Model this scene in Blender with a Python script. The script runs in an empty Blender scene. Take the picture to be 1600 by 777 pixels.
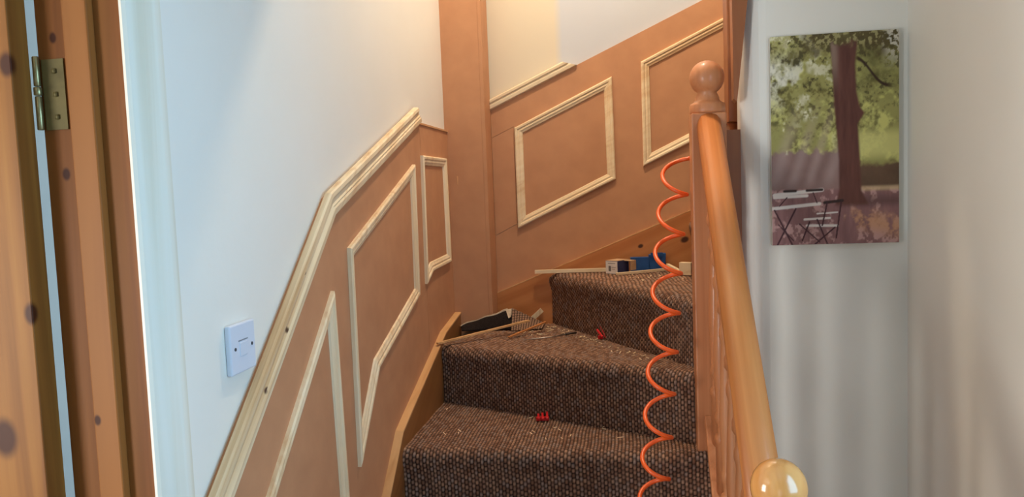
import bpy, bmesh, math, random
import numpy as np
from mathutils import Vector, Matrix

random.seed(7)
rng = np.random.default_rng(7)
S = bpy.context.scene
COL = S.collection
PI = math.pi

# ------------------------------------------------------------------ camera
yaw, pitch, roll = 0.15964, 0.07545, -0.03852
cy, sy, cp, sp = math.cos(yaw), math.sin(yaw), math.cos(pitch), math.sin(pitch)
fwd = Vector((-sy * cp, cy * cp, -sp))
rgt = Vector((cy, sy, 0))
upv = rgt.cross(fwd)
r2 = rgt * math.cos(roll) + upv * math.sin(roll)
u2 = -rgt * math.sin(roll) + upv * math.cos(roll)
cam_data = bpy.data.cameras.new('camera')
cam_data.sensor_fit = 'HORIZONTAL'
cam_data.sensor_width = 36
cam_data.lens = 27.0
cam_data.clip_start = 0.02
cam = bpy.data.objects.new('camera', cam_data)
COL.objects.link(cam)
cam.matrix_world = Matrix(((r2.x, u2.x, -fwd.x, 0), (r2.y, u2.y, -fwd.y, 0), (r2.z, u2.z, -fwd.z, 1.5), (0, 0, 0, 1)))
S.camera = cam

# ------------------------------------------------------------------ world, daylight, exposure
world = bpy.data.worlds.new('overcast_sky')
S.world = world
world.use_nodes = True
bg = world.node_tree.nodes['Background']
bg.inputs[0].default_value = (0.74, 0.86, 1.0, 1)
bg.inputs[1].default_value = 0.5


def area(name, loc, target, sx, sz, power, color):
    d = bpy.data.lights.new(name, 'AREA')
    d.shape = 'RECTANGLE'
    d.size, d.size_y = sx, sz
    d.energy = power
    d.color = color
    o = bpy.data.objects.new(name, d)
    COL.objects.link(o)
    o.location = loc
    o.rotation_euler = (Vector(target) - Vector(loc)).to_track_quat('-Z', 'Y').to_euler()
    return o


DAY = (0.56, 0.82, 1.0)
area('daylight_hall_window', (0.86, 0.55, 1.5), (-0.7, 0.55, 1.5), 0.8, 1.1, 20.5, (0.36, 0.72, 1.06))
area('daylight_entrance', (-0.1, -1.72, 0.95), (0.1, 2.1, 0.9), 0.8, 1.2, 2.5, (1.0, 0.98, 0.95))
area('daylight_side_room', (-2.5, -1.82, 0.95), (-0.75, 0.65, 1.0), 0.8, 1.3, 76.0, (0.96, 0.96, 0.95))
area('added_right_wall_fill', (-3.32, -0.05, 1.2), (0.69, 1.5, 1.5), 1.0, 1.3, 72.0, (1.0, 0.92, 0.82))  # unseen second side-room window, added to brighten the right wall

S.view_settings.view_transform = 'Standard'
S.view_settings.look = 'None'
S.view_settings.gamma = 1
S.view_settings.use_curve_mapping = False
S.view_settings.exposure = 0.1


# ------------------------------------------------------------------ helpers
def lin(r, g, b):
    f = lambda c: (c / 255 / 12.92) if c / 255 <= 0.04045 else ((c / 255 + 0.055) / 1.055) ** 2.4
    return (f(r), f(g), f(b), 1)


def mesh(name, verts, faces, smooth=False):
    me = bpy.data.meshes.new(name)
    me.from_pydata([tuple(v) for v in verts], [], faces)
    bm = bmesh.new()
    bm.from_mesh(me)
    bmesh.ops.recalc_face_normals(bm, faces=bm.faces)
    bm.to_mesh(me)
    bm.free()
    if smooth:
        me.polygons.foreach_set('use_smooth', [True] * len(me.polygons))
    me.update()
    return me


def link(name, me, mat=None, parent=None, bevel=0, kind=None):
    o = bpy.data.objects.new(name, me)
    COL.objects.link(o)
    if mat and not me.materials:
        me.materials.append(mat)
    if parent is not None:
        o.parent = parent
        if not parent.parent:                          # all meshes are written in world coordinates
            o.matrix_parent_inverse = Matrix.Translation(-parent.location)
    if bevel:
        m = o.modifiers.new('bevel', 'BEVEL')
        m.width = bevel
        m.segments = 2
        m.limit_method = 'ANGLE'
        m.angle_limit = 0.6
    if kind:
        o['kind'] = kind
    return o


def thing(name, label, cat, loc, group=None):
    o = bpy.data.objects.new(name, None)
    COL.objects.link(o)
    o.empty_display_size = 0.05
    o.location = loc
    o['label'] = label
    o['category'] = cat
    if group:
        o['group'] = group
    return o


def box_vf(x0, x1, y0, y1, z0, z1):
    v = [(x, y, z) for x in (x0, x1) for y in (y0, y1) for z in (z0, z1)]
    f = [(0, 1, 3, 2), (4, 6, 7, 5), (0, 4, 5, 1), (2, 3, 7, 6), (0, 2, 6, 4), (1, 5, 7, 3)]
    return v, f


def box(name, x0, x1, y0, y1, z0, z1, mat, parent=None, bevel=0, kind=None):
    return link(name, mesh(name, *box_vf(x0, x1, y0, y1, z0, z1)), mat, parent, bevel, kind)


def boxes(name, lst, mat, parent=None, bevel=0, kind=None):
    V, F = [], []
    for b in lst:
        v, f = box_vf(*b)
        F += [tuple(i + len(V) for i in q) for q in f]
        V += v
    return link(name, mesh(name, V, F), mat, parent, bevel, kind)


def left_pt(a, z, h):      # point on the left wall panelling, h out from the board face
    return (-0.69 + h, a, z)


def back_pt(a, z, h):      # point on the rear wall panelling
    return (a, 2.97 - h, z)


def slab(name, poly, h0, h1, to3, mat, parent=None, bevel=0, kind=None):
    n = len(poly)
    V = [to3(a, z, h0) for a, z in poly] + [to3(a, z, h1) for a, z in poly]
    F = [tuple(range(n)), tuple(range(2 * n - 1, n - 1, -1))]
    F += [(i, (i + 1) % n, n + (i + 1) % n, n + i) for i in range(n)]
    return link(name, mesh(name, V, F), mat, parent, bevel, kind)


def isect(p, d, q, e):
    den = d[0] * e[1] - d[1] * e[0]
    t = ((q[0] - p[0]) * e[1] - (q[1] - p[1]) * e[0]) / den
    return (p[0] + d[0] * t, p[1] + d[1] * t)


def strip(name, a, b, cut_a, cut_b, inward, profile, to3, mat, parent):
    """one length of moulding along a-b; cut_* = direction of the end cut; inward = side the width goes to"""
    d = (b[0] - a[0], b[1] - a[1])
    L = math.hypot(*d)
    n = (-d[1] / L * inward, d[0] / L * inward)
    V, F = [], []
    k = len(profile)
    for p0, cut in ((a, cut_a), (b, cut_b)):
        for w, h in profile:
            q = (a[0] + n[0] * w, a[1] + n[1] * w)
            s = isect(q, d, p0, cut)
            V.append(to3(s[0], s[1], h))
    for i in range(k):
        j = (i + 1) % k
        F.append((i, j, k + j, k + i))
    F.append(tuple(range(k)))
    F.append(tuple(range(2 * k - 1, k - 1, -1)))
    return link(name, mesh(name, V, F), mat, parent)


def frame(poly, profile, to3, mat, parent):
    n = len(poly)
    area2 = sum(poly[i][0] * poly[(i + 1) % n][1] - poly[(i + 1) % n][0] * poly[i][1] for i in range(n))
    inw = 1 if area2 > 0 else -1
    cuts = []
    for i in range(n):
        p, c, q = poly[i - 1], poly[i], poly[(i + 1) % n]
        d1 = Vector((c[0] - p[0], c[1] - p[1])).normalized()
        d2 = Vector((q[0] - c[0], q[1] - c[1])).normalized()
        nn = (Vector((-d1.y, d1.x)) + Vector((-d2.y, d2.x))) * inw
        cuts.append((nn.x, nn.y))
    for i in range(n):
        j = (i + 1) % n
        strip('moulding_strip', poly[i], poly[j], cuts[i], cuts[j], inw, profile, to3, mat, parent)


def lathe(name, prof, cx, cy_, mat, parent=None, seg=24, smooth=True, kind=None):
    V, F = [], []
    k = len(prof)
    for s in range(seg):
        a = 2 * PI * s / seg
        for r, z in prof:
            V.append((cx + r * math.cos(a), cy_ + r * math.sin(a), z))
    for s in range(seg):
        t = (s + 1) % seg
        for i in range(k - 1):
            F.append((s * k + i, t * k + i, t * k + i + 1, s * k + i + 1))
    F.append(tuple(s * k for s in range(seg)))
    F.append(tuple(s * k + k - 1 for s in range(seg)))
    me = mesh(name, V, F, smooth)
    return link(name, me, mat, parent, kind=kind)


def sweep_vf(path, r, seg=8, closed_ends=True):
    P = [Vector(p) for p in path]
    V, F = [], []
    N = None
    for i, p in enumerate(P):
        t = (P[min(i + 1, len(P) - 1)] - P[max(i - 1, 0)]).normalized()
        if N is None:
            N = t.orthogonal().normalized()
        N = (N - t * N.dot(t)).normalized()
        B = t.cross(N)
        for s in range(seg):
            a = 2 * PI * s / seg
            V.append(p + (N * math.cos(a) + B * math.sin(a)) * r)
    for i in range(len(P) - 1):
        for s in range(seg):
            t = (s + 1) % seg
            F.append((i * seg + s, i * seg + t, (i + 1) * seg + t, (i + 1) * seg + s))
    F.append(tuple(range(seg)))
    F.append(tuple(range(len(P) * seg - 1, (len(P) - 1) * seg - 1, -1)))
    return V, F


def bar_vf(a, b, w, t, up=(0, 0, 1)):
    """rectangular stick from a to b, width w (sideways), thickness t (along up)"""
    a, b = Vector(a), Vector(b)
    d = (b - a).normalized()
    s = d.cross(Vector(up)).normalized()
    n = s.cross(d)
    V = []
    for p in (a, b):
        for i, j in ((-1, -1), (1, -1), (1, 1), (-1, 1)):
            V.append(p + s * (w / 2 * i) + n * (t / 2 * j))
    F = [(0, 1, 2, 3), (7, 6, 5, 4), (0, 4, 5, 1), (1, 5, 6, 2), (2, 6, 7, 3), (3, 7, 4, 0)]
    return V, F


def join(*vfs):
    V, F = [], []
    for v, f in vfs:
        F += [tuple(i + len(V) for i in q) for q in f]
        V += list(v)
    return V, F


# ------------------------------------------------------------------ materials
def base_mat(name, rough=0.6, spec=0.4, coat=0.0):
    m = bpy.data.materials.new(name)
    m.use_nodes = True
    b = m.node_tree.nodes['Principled BSDF']
    b.inputs['Roughness'].default_value = rough
    b.inputs['Specular IOR Level'].default_value = spec
    if coat:
        b.inputs['Coat Weight'].default_value = coat
        b.inputs['Coat Roughness'].default_value = 0.08
    return m, m.node_tree.nodes, m.node_tree.links, b


def noise_mat(name, c1, c2, scale=20, rough=0.7, spec=0.3, bump=0.0, bump_scale=None, detail=4):
    m, N, L, b = base_mat(name, rough, spec)
    g = N.new('ShaderNodeNewGeometry')
    n = N.new('ShaderNodeTexNoise')
    n.inputs['Scale'].default_value = scale
    n.inputs['Detail'].default_value = detail
    L.new(g.outputs['Position'], n.inputs['Vector'])
    r = N.new('ShaderNodeValToRGB')
    r.color_ramp.elements[0].position = 0.3
    r.color_ramp.elements[1].position = 0.7
    r.color_ramp.elements[0].color = c1
    r.color_ramp.elements[1].color = c2
    L.new(n.outputs['Fac'], r.inputs['Fac'])
    L.new(r.outputs['Color'], b.inputs['Base Color'])
    if bump:
        n2 = N.new('ShaderNodeTexNoise')
        n2.inputs['Scale'].default_value = bump_scale or scale
        n2.inputs['Detail'].default_value = 3
        L.new(g.outputs['Position'], n2.inputs['Vector'])
        bp = N.new('ShaderNodeBump')
        bp.inputs['Strength'].default_value = bump
        bp.inputs['Distance'].default_value = 0.002
        L.new(n2.outputs['Fac'], bp.inputs['Height'])
        L.new(bp.outputs['Normal'], b.inputs['Normal'])
    return m


def pine(name, light, mid, dark, grain=(0, 0, 1), fine=60, stretch=0.05, rough=0.45, coat=0.0, knots=(), knot_col=lin(60, 26, 12)):
    """procedural pine: streaks along `grain`, knots at given world points (x, y, z, radius)"""
    m, N, L, b = base_mat(name, rough, 0.35, coat)
    g = N.new('ShaderNodeNewGeometry')
    # rotate so that grain is Z, then squash it
    rot = Vector((0, 0, 1)).rotation_difference(Vector(grain)).inverted().to_euler()
    mp = N.new('ShaderNodeMapping')
    mp.vector_type = 'POINT'
    mp.inputs['Rotation'].default_value = rot
    L.new(g.outputs['Position'], mp.inputs['Vector'])
    sc = N.new('ShaderNodeVectorMath')
    sc.operation = 'MULTIPLY'
    sc.inputs[1].default_value = (1, 1, stretch)
    L.new(mp.outputs['Vector'], sc.inputs[0])
    n1 = N.new('ShaderNodeTexNoise')
    n1.inputs['Scale'].default_value = fine
    n1.inputs['Detail'].default_value = 5
    n1.inputs['Distortion'].default_value = 0.6
    n2 = N.new('ShaderNodeTexNoise')
    n2.inputs['Scale'].default_value = fine * 0.22
    n2.inputs['Detail'].default_value = 2
    L.new(sc.outputs['Vector'], n1.inputs['Vector'])
    L.new(sc.outputs['Vector'], n2.inputs['Vector'])
    mx = N.new('ShaderNodeMath')
    mx.operation = 'MULTIPLY_ADD'
    mx.inputs[1].default_value = 0.55
    L.new(n1.outputs['Fac'], mx.inputs[0])
    m2 = N.new('ShaderNodeMath')
    m2.operation = 'MULTIPLY'
    m2.inputs[1].default_value = 0.45
    L.new(n2.outputs['Fac'], m2.inputs[0])
    L.new(m2.outputs[0], mx.inputs[2])
    r = N.new('ShaderNodeValToRGB')
    e = r.color_ramp.elements
    e[0].position, e[0].color = 0.36, dark
    e[1].position, e[1].color = 0.64, light
    k = e.new(0.5)
    k.color = mid
    L.new(mx.outputs[0], r.inputs['Fac'])
    out = r.outputs['Color']
    for (x, y, z, rad) in knots:
        sub = N.new('ShaderNodeVectorMath')
        sub.operation = 'SUBTRACT'
        sub.inputs[1].default_value = (x, y, z)
        L.new(g.outputs['Position'], sub.inputs[0])
        mr = N.new('ShaderNodeMapping')
        mr.inputs['Rotation'].default_value = rot
        L.new(sub.outputs['Vector'], mr.inputs['Vector'])
        sq = N.new('ShaderNodeVectorMath')
        sq.operation = 'MULTIPLY'
        sq.inputs[1].default_value = (1, 1, 0.7)
        L.new(mr.outputs['Vector'], sq.inputs[0])
        ln = N.new('ShaderNodeVectorMath')
        ln.operation = 'LENGTH'
        L.new(sq.outputs['Vector'], ln.inputs[0])
        rm = N.new('ShaderNodeMapRange')
        rm.inputs['From Min'].default_value = rad * 0.55
        rm.inputs['From Max'].default_value = rad * 1.2
        rm.inputs['To Min'].default_value = 0.95
        rm.inputs['To Max'].default_value = 0
        rm.interpolation_type = 'SMOOTHSTEP'
        L.new(ln.outputs['Value'], rm.inputs['Value'])
        mc = N.new('ShaderNodeMix')
        mc.data_type = 'RGBA'
        mc.inputs['B'].default_value = knot_col
        L.new(rm.outputs['Result'], mc.inputs['Factor'])
        L.new(out, mc.inputs['A'])
        out = mc.outputs['Result']
    L.new(out, b.inputs['Base Color'])
    bp = N.new('ShaderNodeBump')
    bp.inputs['Strength'].default_value = 0.08
    bp.inputs['Distance'].default_value = 0.001
    L.new(n1.outputs['Fac'], bp.inputs['Height'])
    L.new(bp.outputs['Normal'], b.inputs['Normal'])
    return m


def attr_mat(name, rough=0.9, spec=0.2):
    m, N, L, b = base_mat(name, rough, spec)
    a = N.new('ShaderNodeAttribute')
    a.attribute_name = 'Col'
    L.new(a.outputs['Color'], b.inputs['Base Color'])
    return m


M = {}
M['plaster'] = noise_mat('painted_plaster', lin(232, 228, 218), lin(236, 232, 223), 3, 0.75, 0.25, 0.10, 90)
# the rear wall is cream up to where the dado rail stops, cool white beyond it
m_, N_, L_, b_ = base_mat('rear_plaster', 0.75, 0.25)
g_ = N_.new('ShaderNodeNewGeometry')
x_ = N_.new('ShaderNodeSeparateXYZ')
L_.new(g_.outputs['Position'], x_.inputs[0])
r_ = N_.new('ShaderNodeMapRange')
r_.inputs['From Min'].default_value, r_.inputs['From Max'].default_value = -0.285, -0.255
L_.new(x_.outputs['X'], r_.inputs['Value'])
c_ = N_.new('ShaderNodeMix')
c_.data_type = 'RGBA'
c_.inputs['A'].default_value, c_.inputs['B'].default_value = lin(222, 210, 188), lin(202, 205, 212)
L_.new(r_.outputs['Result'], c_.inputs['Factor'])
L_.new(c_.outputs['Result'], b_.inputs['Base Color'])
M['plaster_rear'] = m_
M['side_paint'] = noise_mat('side_room_paint', lin(116, 138, 152), lin(124, 146, 160), 3, 0.8, 0.2)
M['ceiling'] = noise_mat('ceiling_paint', lin(235, 233, 228), lin(240, 238, 233), 3, 0.8, 0.2)
M['mdf'] = noise_mat('mdf_board', lin(191, 138, 101), lin(201, 147, 108), 14, 0.62, 0.3, 0.05, 400, 6)
M['floor'] = noise_mat('floor_covering', lin(128, 126, 122), lin(146, 143, 138), 30, 0.8, 0.2)
M['raw_pine_left'] = pine('raw_pine_dado', lin(242, 224, 192), lin(234, 211, 174), lin(208, 168, 122), (0, 0.75, 0.66), 46, 0.03, 0.55,
                          knots=[(-0.676, 1.40, 1.245, 0.006), (-0.676, 1.30, 1.15, 0.006), (-0.676, 1.50, 1.345, 0.004)])
M['raw_pine'] = pine('raw_pine_moulding', lin(246, 226, 192), lin(240, 215, 176), lin(224, 188, 144), (0, 0, 1), 40, 0.04, 0.55)
M['raw_pine_back'] = pine('raw_pine_rail', lin(246, 226, 192), lin(240, 215, 176), lin(224, 188, 144), (0.91, 0, 0.41), 40, 0.04, 0.55)
M['string_pine'] = pine('string_pine', lin(206, 138, 82), lin(196, 126, 72), lin(176, 106, 56), (0.92, 0, 0.38), 22, 0.04, 0.5,
                        knots=[(0.02, 2.955, 1.27, 0.008), (0.185, 2.955, 1.29, 0.012)])
M['string_pine_left'] = pine('string_pine_left', lin(158, 106, 60), lin(142, 92, 48), lin(118, 72, 34), (0, 0.87, 0.5), 22, 0.04, 0.5)
M['capping_pine'] = pine('bare_pine_capping', lin(226, 178, 124), lin(216, 166, 112), lin(196, 142, 90), (0, 0.9, 0.43), 30, 0.04, 0.5)
M['rail_pine'] = pine('varnished_pine_rail', lin(220, 144, 82), lin(206, 128, 68), lin(182, 104, 50), (0, 0.76, 0.65), 40, 0.04, 0.42, 0.12)
M['newel_pine'] = pine('varnished_pine_newel', lin(206, 138, 92), lin(196, 126, 82), lin(174, 106, 64), (0, 0, 1), 34, 0.04, 0.42, 0.15)
M['ball_pine'] = pine('varnished_pine_ball', lin(232, 166, 96), lin(220, 150, 82), lin(196, 122, 62), (0, 0.4, 0.9), 34, 0.2, 0.2, 0.9)
M['dark_pine'] = pine('stained_pine', lin(160, 100, 60), lin(150, 90, 52), lin(130, 74, 42), (0, 0, 1), 30, 0.04, 0.45)
M['door_pine'] = pine('door_pine', lin(158, 108, 50), lin(134, 86, 36), lin(98, 54, 20), (0, 0, 1), 26, 0.05, 0.5, 0.04,
                      knots=[(-0.845, 0.955, 1.352, 0.012), (-0.905, 0.955, 1.172, 0.022), (-0.85, 0.955, 1.70, 0.013), (-0.97, 0.955, 1.4, 0.02)])
M['lining_pine'] = pine('lining_pine', lin(146, 92, 44), lin(126, 76, 34), lin(96, 54, 22), (0, 0, 1), 30, 0.03, 0.5, 0.0,
                        knots=[(-0.812, 1.0, 1.742, 0.006), (-0.808, 1.0, 1.548, 0.007), (-0.695, 0.985, 1.455, 0.015),
                               (-0.79, 0.985, 1.388, 0.006), (-0.778, 0.985, 1.19, 0.006)])
M['pale_pine'] = pine('pale_bare_pine', lin(238, 234, 222), lin(232, 226, 210), lin(216, 204, 180), (0, 0, 1), 30, 0.03, 0.6,
                      knots=[(-0.68, 1.0, 1.635, 0.005), (-0.68, 1.005, 1.515, 0.006), (-0.68, 1.0, 1.365, 0.006)])
for k_ in ('door_pine', 'lining_pine'):
    M[k_].node_tree.nodes['Principled BSDF'].inputs['Specular IOR Level'].default_value = 0.18
M['white_plastic'] = noise_mat('white_plastic', lin(212, 218, 230), lin(218, 224, 236), 8, 0.35, 0.4)
M['screw'] = noise_mat('dark_screw', lin(60, 64, 70), lin(80, 84, 90), 80, 0.4, 0.5)
M['slot'] = noise_mat('socket_shadow_gap', lin(120, 126, 136), lin(130, 136, 146), 40, 0.5, 0.3)
M['brass'] = noise_mat('aged_brass', lin(150, 140, 100), lin(176, 166, 122), 60, 0.35, 0.6)
M['brass'].node_tree.nodes['Principled BSDF'].inputs['Metallic'].default_value = 0.85
M['brass_plate'] = noise_mat('tarnished_brass_plate', lin(92, 82, 46), lin(112, 100, 58), 50, 0.55, 0.4)
M['brass_plate'].node_tree.nodes['Principled BSDF'].inputs['Metallic'].default_value = 0.3
M['steel'] = noise_mat('steel_rod', lin(170, 160, 150), lin(200, 190, 180), 60, 0.3, 0.6)
M['steel'].node_tree.nodes['Principled BSDF'].inputs['Metallic'].default_value = 0.9
M['dark'] = noise_mat('dark_shank', lin(48, 38, 32), lin(66, 52, 44), 60, 0.5, 0.4)
M['orange'] = noise_mat('orange_nylon', lin(242, 92, 34), lin(248, 104, 42), 30, 0.32, 0.5)
M['red'] = noise_mat('red_plastic', lin(206, 30, 34), lin(222, 40, 42), 40, 0.4, 0.4)
M['navy'] = noise_mat('navy_card', lin(58, 62, 98), lin(68, 74, 112), 60, 0.6, 0.3)
M['blue'] = noise_mat('blue_card', lin(30, 74, 132), lin(40, 88, 150), 40, 0.5, 0.4)
M['card'] = noise_mat('brown_card', lin(196, 160, 124), lin(210, 174, 138), 60, 0.8, 0.2)
M['label_white'] = noise_mat('label_paper', lin(226, 216, 206), lin(236, 226, 218), 60, 0.7, 0.2)
M['ink'] = noise_mat('label_ink', lin(90, 78, 72), lin(110, 98, 90), 60, 0.7, 0.2)
M['flap_dark'] = noise_mat('dark_flap', lin(34, 28, 26), lin(54, 44, 40), 300, 0.95, 0.1, 0.4, 300)
M['hessian'] = noise_mat('frayed_hessian', lin(214, 190, 158), lin(232, 212, 184), 120, 0.95, 0.1)
M['carpet'] = attr_mat('loop_carpet', 0.95, 0.1)
M['print'] = attr_mat('printed_canvas', 0.6, 0.25)
M['canvas_edge'] = noise_mat('canvas_edge', lin(196, 196, 186), lin(206, 206, 196), 60, 0.7, 0.2)
M['shade'] = noise_mat('lamp_shade_fabric', lin(240, 226, 196), lin(246, 232, 204), 60, 0.8, 0.2)
M['filler'] = noise_mat('filler_patch', lin(206, 156, 112), lin(216, 166, 122), 60, 0.9, 0.1)
m_b, N_, L_, b_ = base_mat('lit_bulb')
b_.inputs['Emission Color'].default_value = (1, 0.72, 0.42, 1)
b_.inputs['Emission Strength'].default_value = 12
M['bulb'] = m_b

# ------------------------------------------------------------------ the setting
ZT = 4.3
W = M['plaster']
boxes('wall_left', [(-0.84, -0.70, -1.6, 0.2345, 0, ZT), (-0.84, -0.70, 1.0305, 3.08, 0, ZT), (-0.84, -0.70, 0.2345, 1.0305, 2.0005, ZT)], W, kind='structure')
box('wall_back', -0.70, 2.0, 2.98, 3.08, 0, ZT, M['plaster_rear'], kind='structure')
# partition that carries the picture, with a splayed plaster return at the stair end
_sp = [(0.328, 2.10), (2.0, 2.10), (2.0, 2.20), (0.283, 2.20), (0.283, 2.15)]
_n = len(_sp)
_V = [(x, y, 0) for x, y in _sp] + [(x, y, ZT) for x, y in _sp]
_F = [tuple(range(_n)), tuple(range(2 * _n - 1, _n - 1, -1))] + [(i, (i + 1) % _n, _n + (i + 1) % _n, _n + i) for i in range(_n)]
link('wall_picture', mesh('wall_picture', _V, _F), W, bevel=0.02, kind='structure')
boxes('wall_right', [(0.69, 0.80, -1.6, 0.15, 0, ZT), (0.69, 0.80, 0.95, 2.10, 0, ZT), (0.69, 0.80, 0.15, 0.95, 0, 0.95), (0.69, 0.80, 0.15, 0.95, 2.05, ZT)], W, kind='structure')
boxes('wall_entrance', [(-0.70, -0.5, -1.7, -1.6, 0, ZT), (0.3, 0.69, -1.7, -1.6, 0, ZT), (-0.5, 0.3, -1.7, -1.6, 0, 0.3), (-0.5, 0.3, -1.7, -1.6, 1.6, ZT)], W, kind='structure')
box('wall_landing', 2.0, 2.1, 2.10, 3.08, 0, ZT, W, kind='structure')
boxes('wall_side_room', [(-3.3, -3.2, -1.7, -0.6, 0, 2.4), (-3.3, -3.2, 0.5, 2.2, 0, 2.4), (-3.3, -3.2, -0.6, 0.5, 0, 0.5), (-3.3, -3.2, -0.6, 0.5, 1.9, 2.4), (-3.2, -0.84, 2.1, 2.2, 0, 2.4), (-3.2, -2.95, -1.8, -1.7, 0, 2.4), (-2.05, -0.84, -1.8, -1.7, 0, 2.4),
                         (-2.95, -2.05, -1.8, -1.7, 0, 0.25), (-2.95, -2.05, -1.8, -1.7, 1.7, 2.4)], M['side_paint'], kind='structure')
box('floor', -3.3, 2.1, -1.8, 3.08, -0.1, 0, M['floor'], kind='structure')
boxes('ceiling', [(-0.70, 0.69, -1.6, 1.8, 2.4, 2.5), (-0.02, 0.69, 1.8, 2.0999, 2.4, 2.5), (-3.2, -0.84, -1.7, 2.1, 2.4, 2.5), (-0.84, 2.1, -1.7, 3.08, ZT, ZT + 0.1)], M['ceiling'], kind='structure')  # hall part extended over the stairs, shaped to block pendant light
for i, (a, b_) in enumerate((((0.70, 0.79, 0.15, 0.95, 0.95, 2.05), 'x'), ((-0.5, 0.3, -1.69, -1.61, 0.3, 1.6), 'y'), ((-2.95, -2.05, -1.79, -1.71, 0.25, 1.7), 'y'), ((-3.29, -3.21, -0.6, 0.5, 0.5, 1.9), 'x'))):  # last frame belongs to the opening added for the right wall fill
    x0, x1, y0, y1, z0, z1 = a
    t = 0.045
    if b_ == 'x':
        l = [(x0, x1, y0, y0 + t, z0, z1), (x0, x1, y1 - t, y1, z0, z1), (x0, x1, y0 + t, y1 - t, z0, z0 + t), (x0, x1, y0 + t, y1 - t, z1 - t, z1)]
    else:
        l = [(x0, x0 + t, y0, y1, z0, z1), (x1 - t, x1, y0, y1, z0, z1), (x0 + t, x1 - t, y0, y1, z0, z0 + t), (x0 + t, x1 - t, y0, y1, z1 - t, z1)]
    boxes('window_%d' % (i + 1), l, M['white_plastic'], kind='structure')

# ------------------------------------------------------------------ the door in the left wall
door = bpy.data.objects.new('door_1', None)
COL.objects.link(door)
door.location = (-0.76, 1.0, 0)
door['kind'] = 'structure'
LP = M['lining_pine']
boxes('door_lining', [(-0.838, -0.692, 1.0, 1.03, 0, 2.0)], LP, door, 0.001)
box('door_stop', -0.784, -0.745, 0.985, 1.0, 0, 1.985, LP, door, 0.002)
box('head_lining', -0.838, -0.692, 0.24, 1.0, 1.985, 2.0, LP, door)
box('near_lining', -0.838, -0.692, 0.235, 0.25, 0, 1.985, LP, door)
box('door_leaf', -1.60, -0.8435, 0.955, 0.99, 0.006, 1.98, M['door_pine'], door, 0.0015)
strip_prof_arch = [(0, 0), (0, 0.004), (0.004, 0.008), (0.03, 0.015), (0.055, 0.0185), (0.07, 0.018), (0.08, 0.008), (0.083, 0)]
strip('architrave', (0.992, 0.0), (0.992, 2.05), (1, 0), (1, 0), -1, [(w, h - 0.01) for w, h in strip_prof_arch], left_pt, M['pale_pine'], door)
hinge = box('hinge', -0.832, -0.797, 0.9975, 1.0005, 1.612, 1.712, M['brass_plate'], door)
for z0, z1, r in ((1.612, 1.660, 0.0047), (1.661, 1.673, 0.0056), (1.674, 1.716, 0.0047)):
    lathe('hinge_knuckle', [(r * 0.8, z0), (r, z0 + 0.001), (r, z1 - 0.001), (r * 0.8, z1)], -0.8365, 0.9925, M['brass'], hinge, 12)
for z in (1.63, 1.662, 1.695):
    lathe('hinge_screw', [(0.0001, z - 0.004), (0.004, z - 0.003), (0.004, z + 0.003), (0.0001, z + 0.004)], -0.812, 0.998, M['brass_plate'], hinge, 8)

# ------------------------------------------------------------------ panelling on the left wall
pl = thing('stair_panelling', 'bare brown board panelling on the left wall under a sloping raw pine dado rail', 'panelling', (-0.69, 1.9, 0.05))
slab('board', [(1.078, 0.02), (1.078, 0.985), (1.656, 1.498), (2.41, 1.765), (2.4665, 1.735), (2.4665, 0.02)], -0.0099, 0, left_pt, M['mdf'], pl)
slab('board', [(2.4685, 0.02), (2.4685, 1.734), (2.85, 1.734), (2.85, 0.02)], -0.0099, 0, left_pt, M['mdf'], pl)
slab('edge_strip', [(2.44, 1.728), (2.44, 1.734), (2.85, 1.734), (2.85, 1.728)], 0.0001, 0.004, left_pt, M['filler'], pl)
dado = [(0, 0), (0, 0.012), (0.003, 0.016), (0.012, 0.017), (0.019, 0.0125), (0.029, 0.0105), (0.033, 0.0135), (0.037, 0.011), (0.041, 0.0145), (0.054, 0.013), (0.058, 0.010), (0.058, 0)]
d0, d1, d2 = (1.078, 0.998), (1.656, 1.510), (2.41, 1.777)
v1 = Vector((d1[0] - d0[0], d1[1] - d0[1])).normalized()
v2 = Vector((d2[0] - d1[0], d2[1] - d1[1])).normalized()
nb = Vector((v1.y, -v1.x)) + Vector((v2.y, -v2.x))
strip('dado_rail', d0, d1, (0, 1), (nb.x, nb.y), -1, dado, left_pt, M['raw_pine_left'], pl)
strip('dado_rail', d1, d2, (nb.x, nb.y), (0.055, -0.046), -1, dado, left_pt, M['raw_pine_left'], pl)

mould = [(0, 0), (0, 0.009), (0.004, 0.012), (0.010, 0.0115), (0.014, 0.008), (0.020, 0.009), (0.026, 0.006), (0.030, 0.005), (0.032, 0)]
LG = 'raw pine panel mouldings on the left wall'
fr = thing('panel_moulding', 'raw pine moulding frame lowest on the left wall panelling, cut off by the picture edge', 'moulding', left_pt(1.4, 0.9, 0), LG)
frame([(1.656, 1.287), (1.68, 0.70), (1.15, 0.22), (1.15, 0.812)], mould, left_pt, M['raw_pine'], fr)
fr = thing('panel_moulding', 'tall raw pine moulding frame with a long pointed lower tip, middle of the left wall', 'moulding', left_pt(2.0, 1.2, 0), LG)
frame([(1.770, 1.376), (2.365, 1.594), (2.352, 1.180), (1.934, 1.042), (1.764, 0.834)], mould, left_pt, M['raw_pine'], fr)
fr = thing('panel_moulding', 'narrow upright raw pine moulding frame beside the corner boxing', 'moulding', left_pt(2.6, 1.4, 0), LG)
frame([(2.462, 1.626), (2.785, 1.627), (2.792, 1.243), (2.526, 1.236), (2.447, 1.202)], mould, left_pt, M['raw_pine'], fr)

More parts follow.
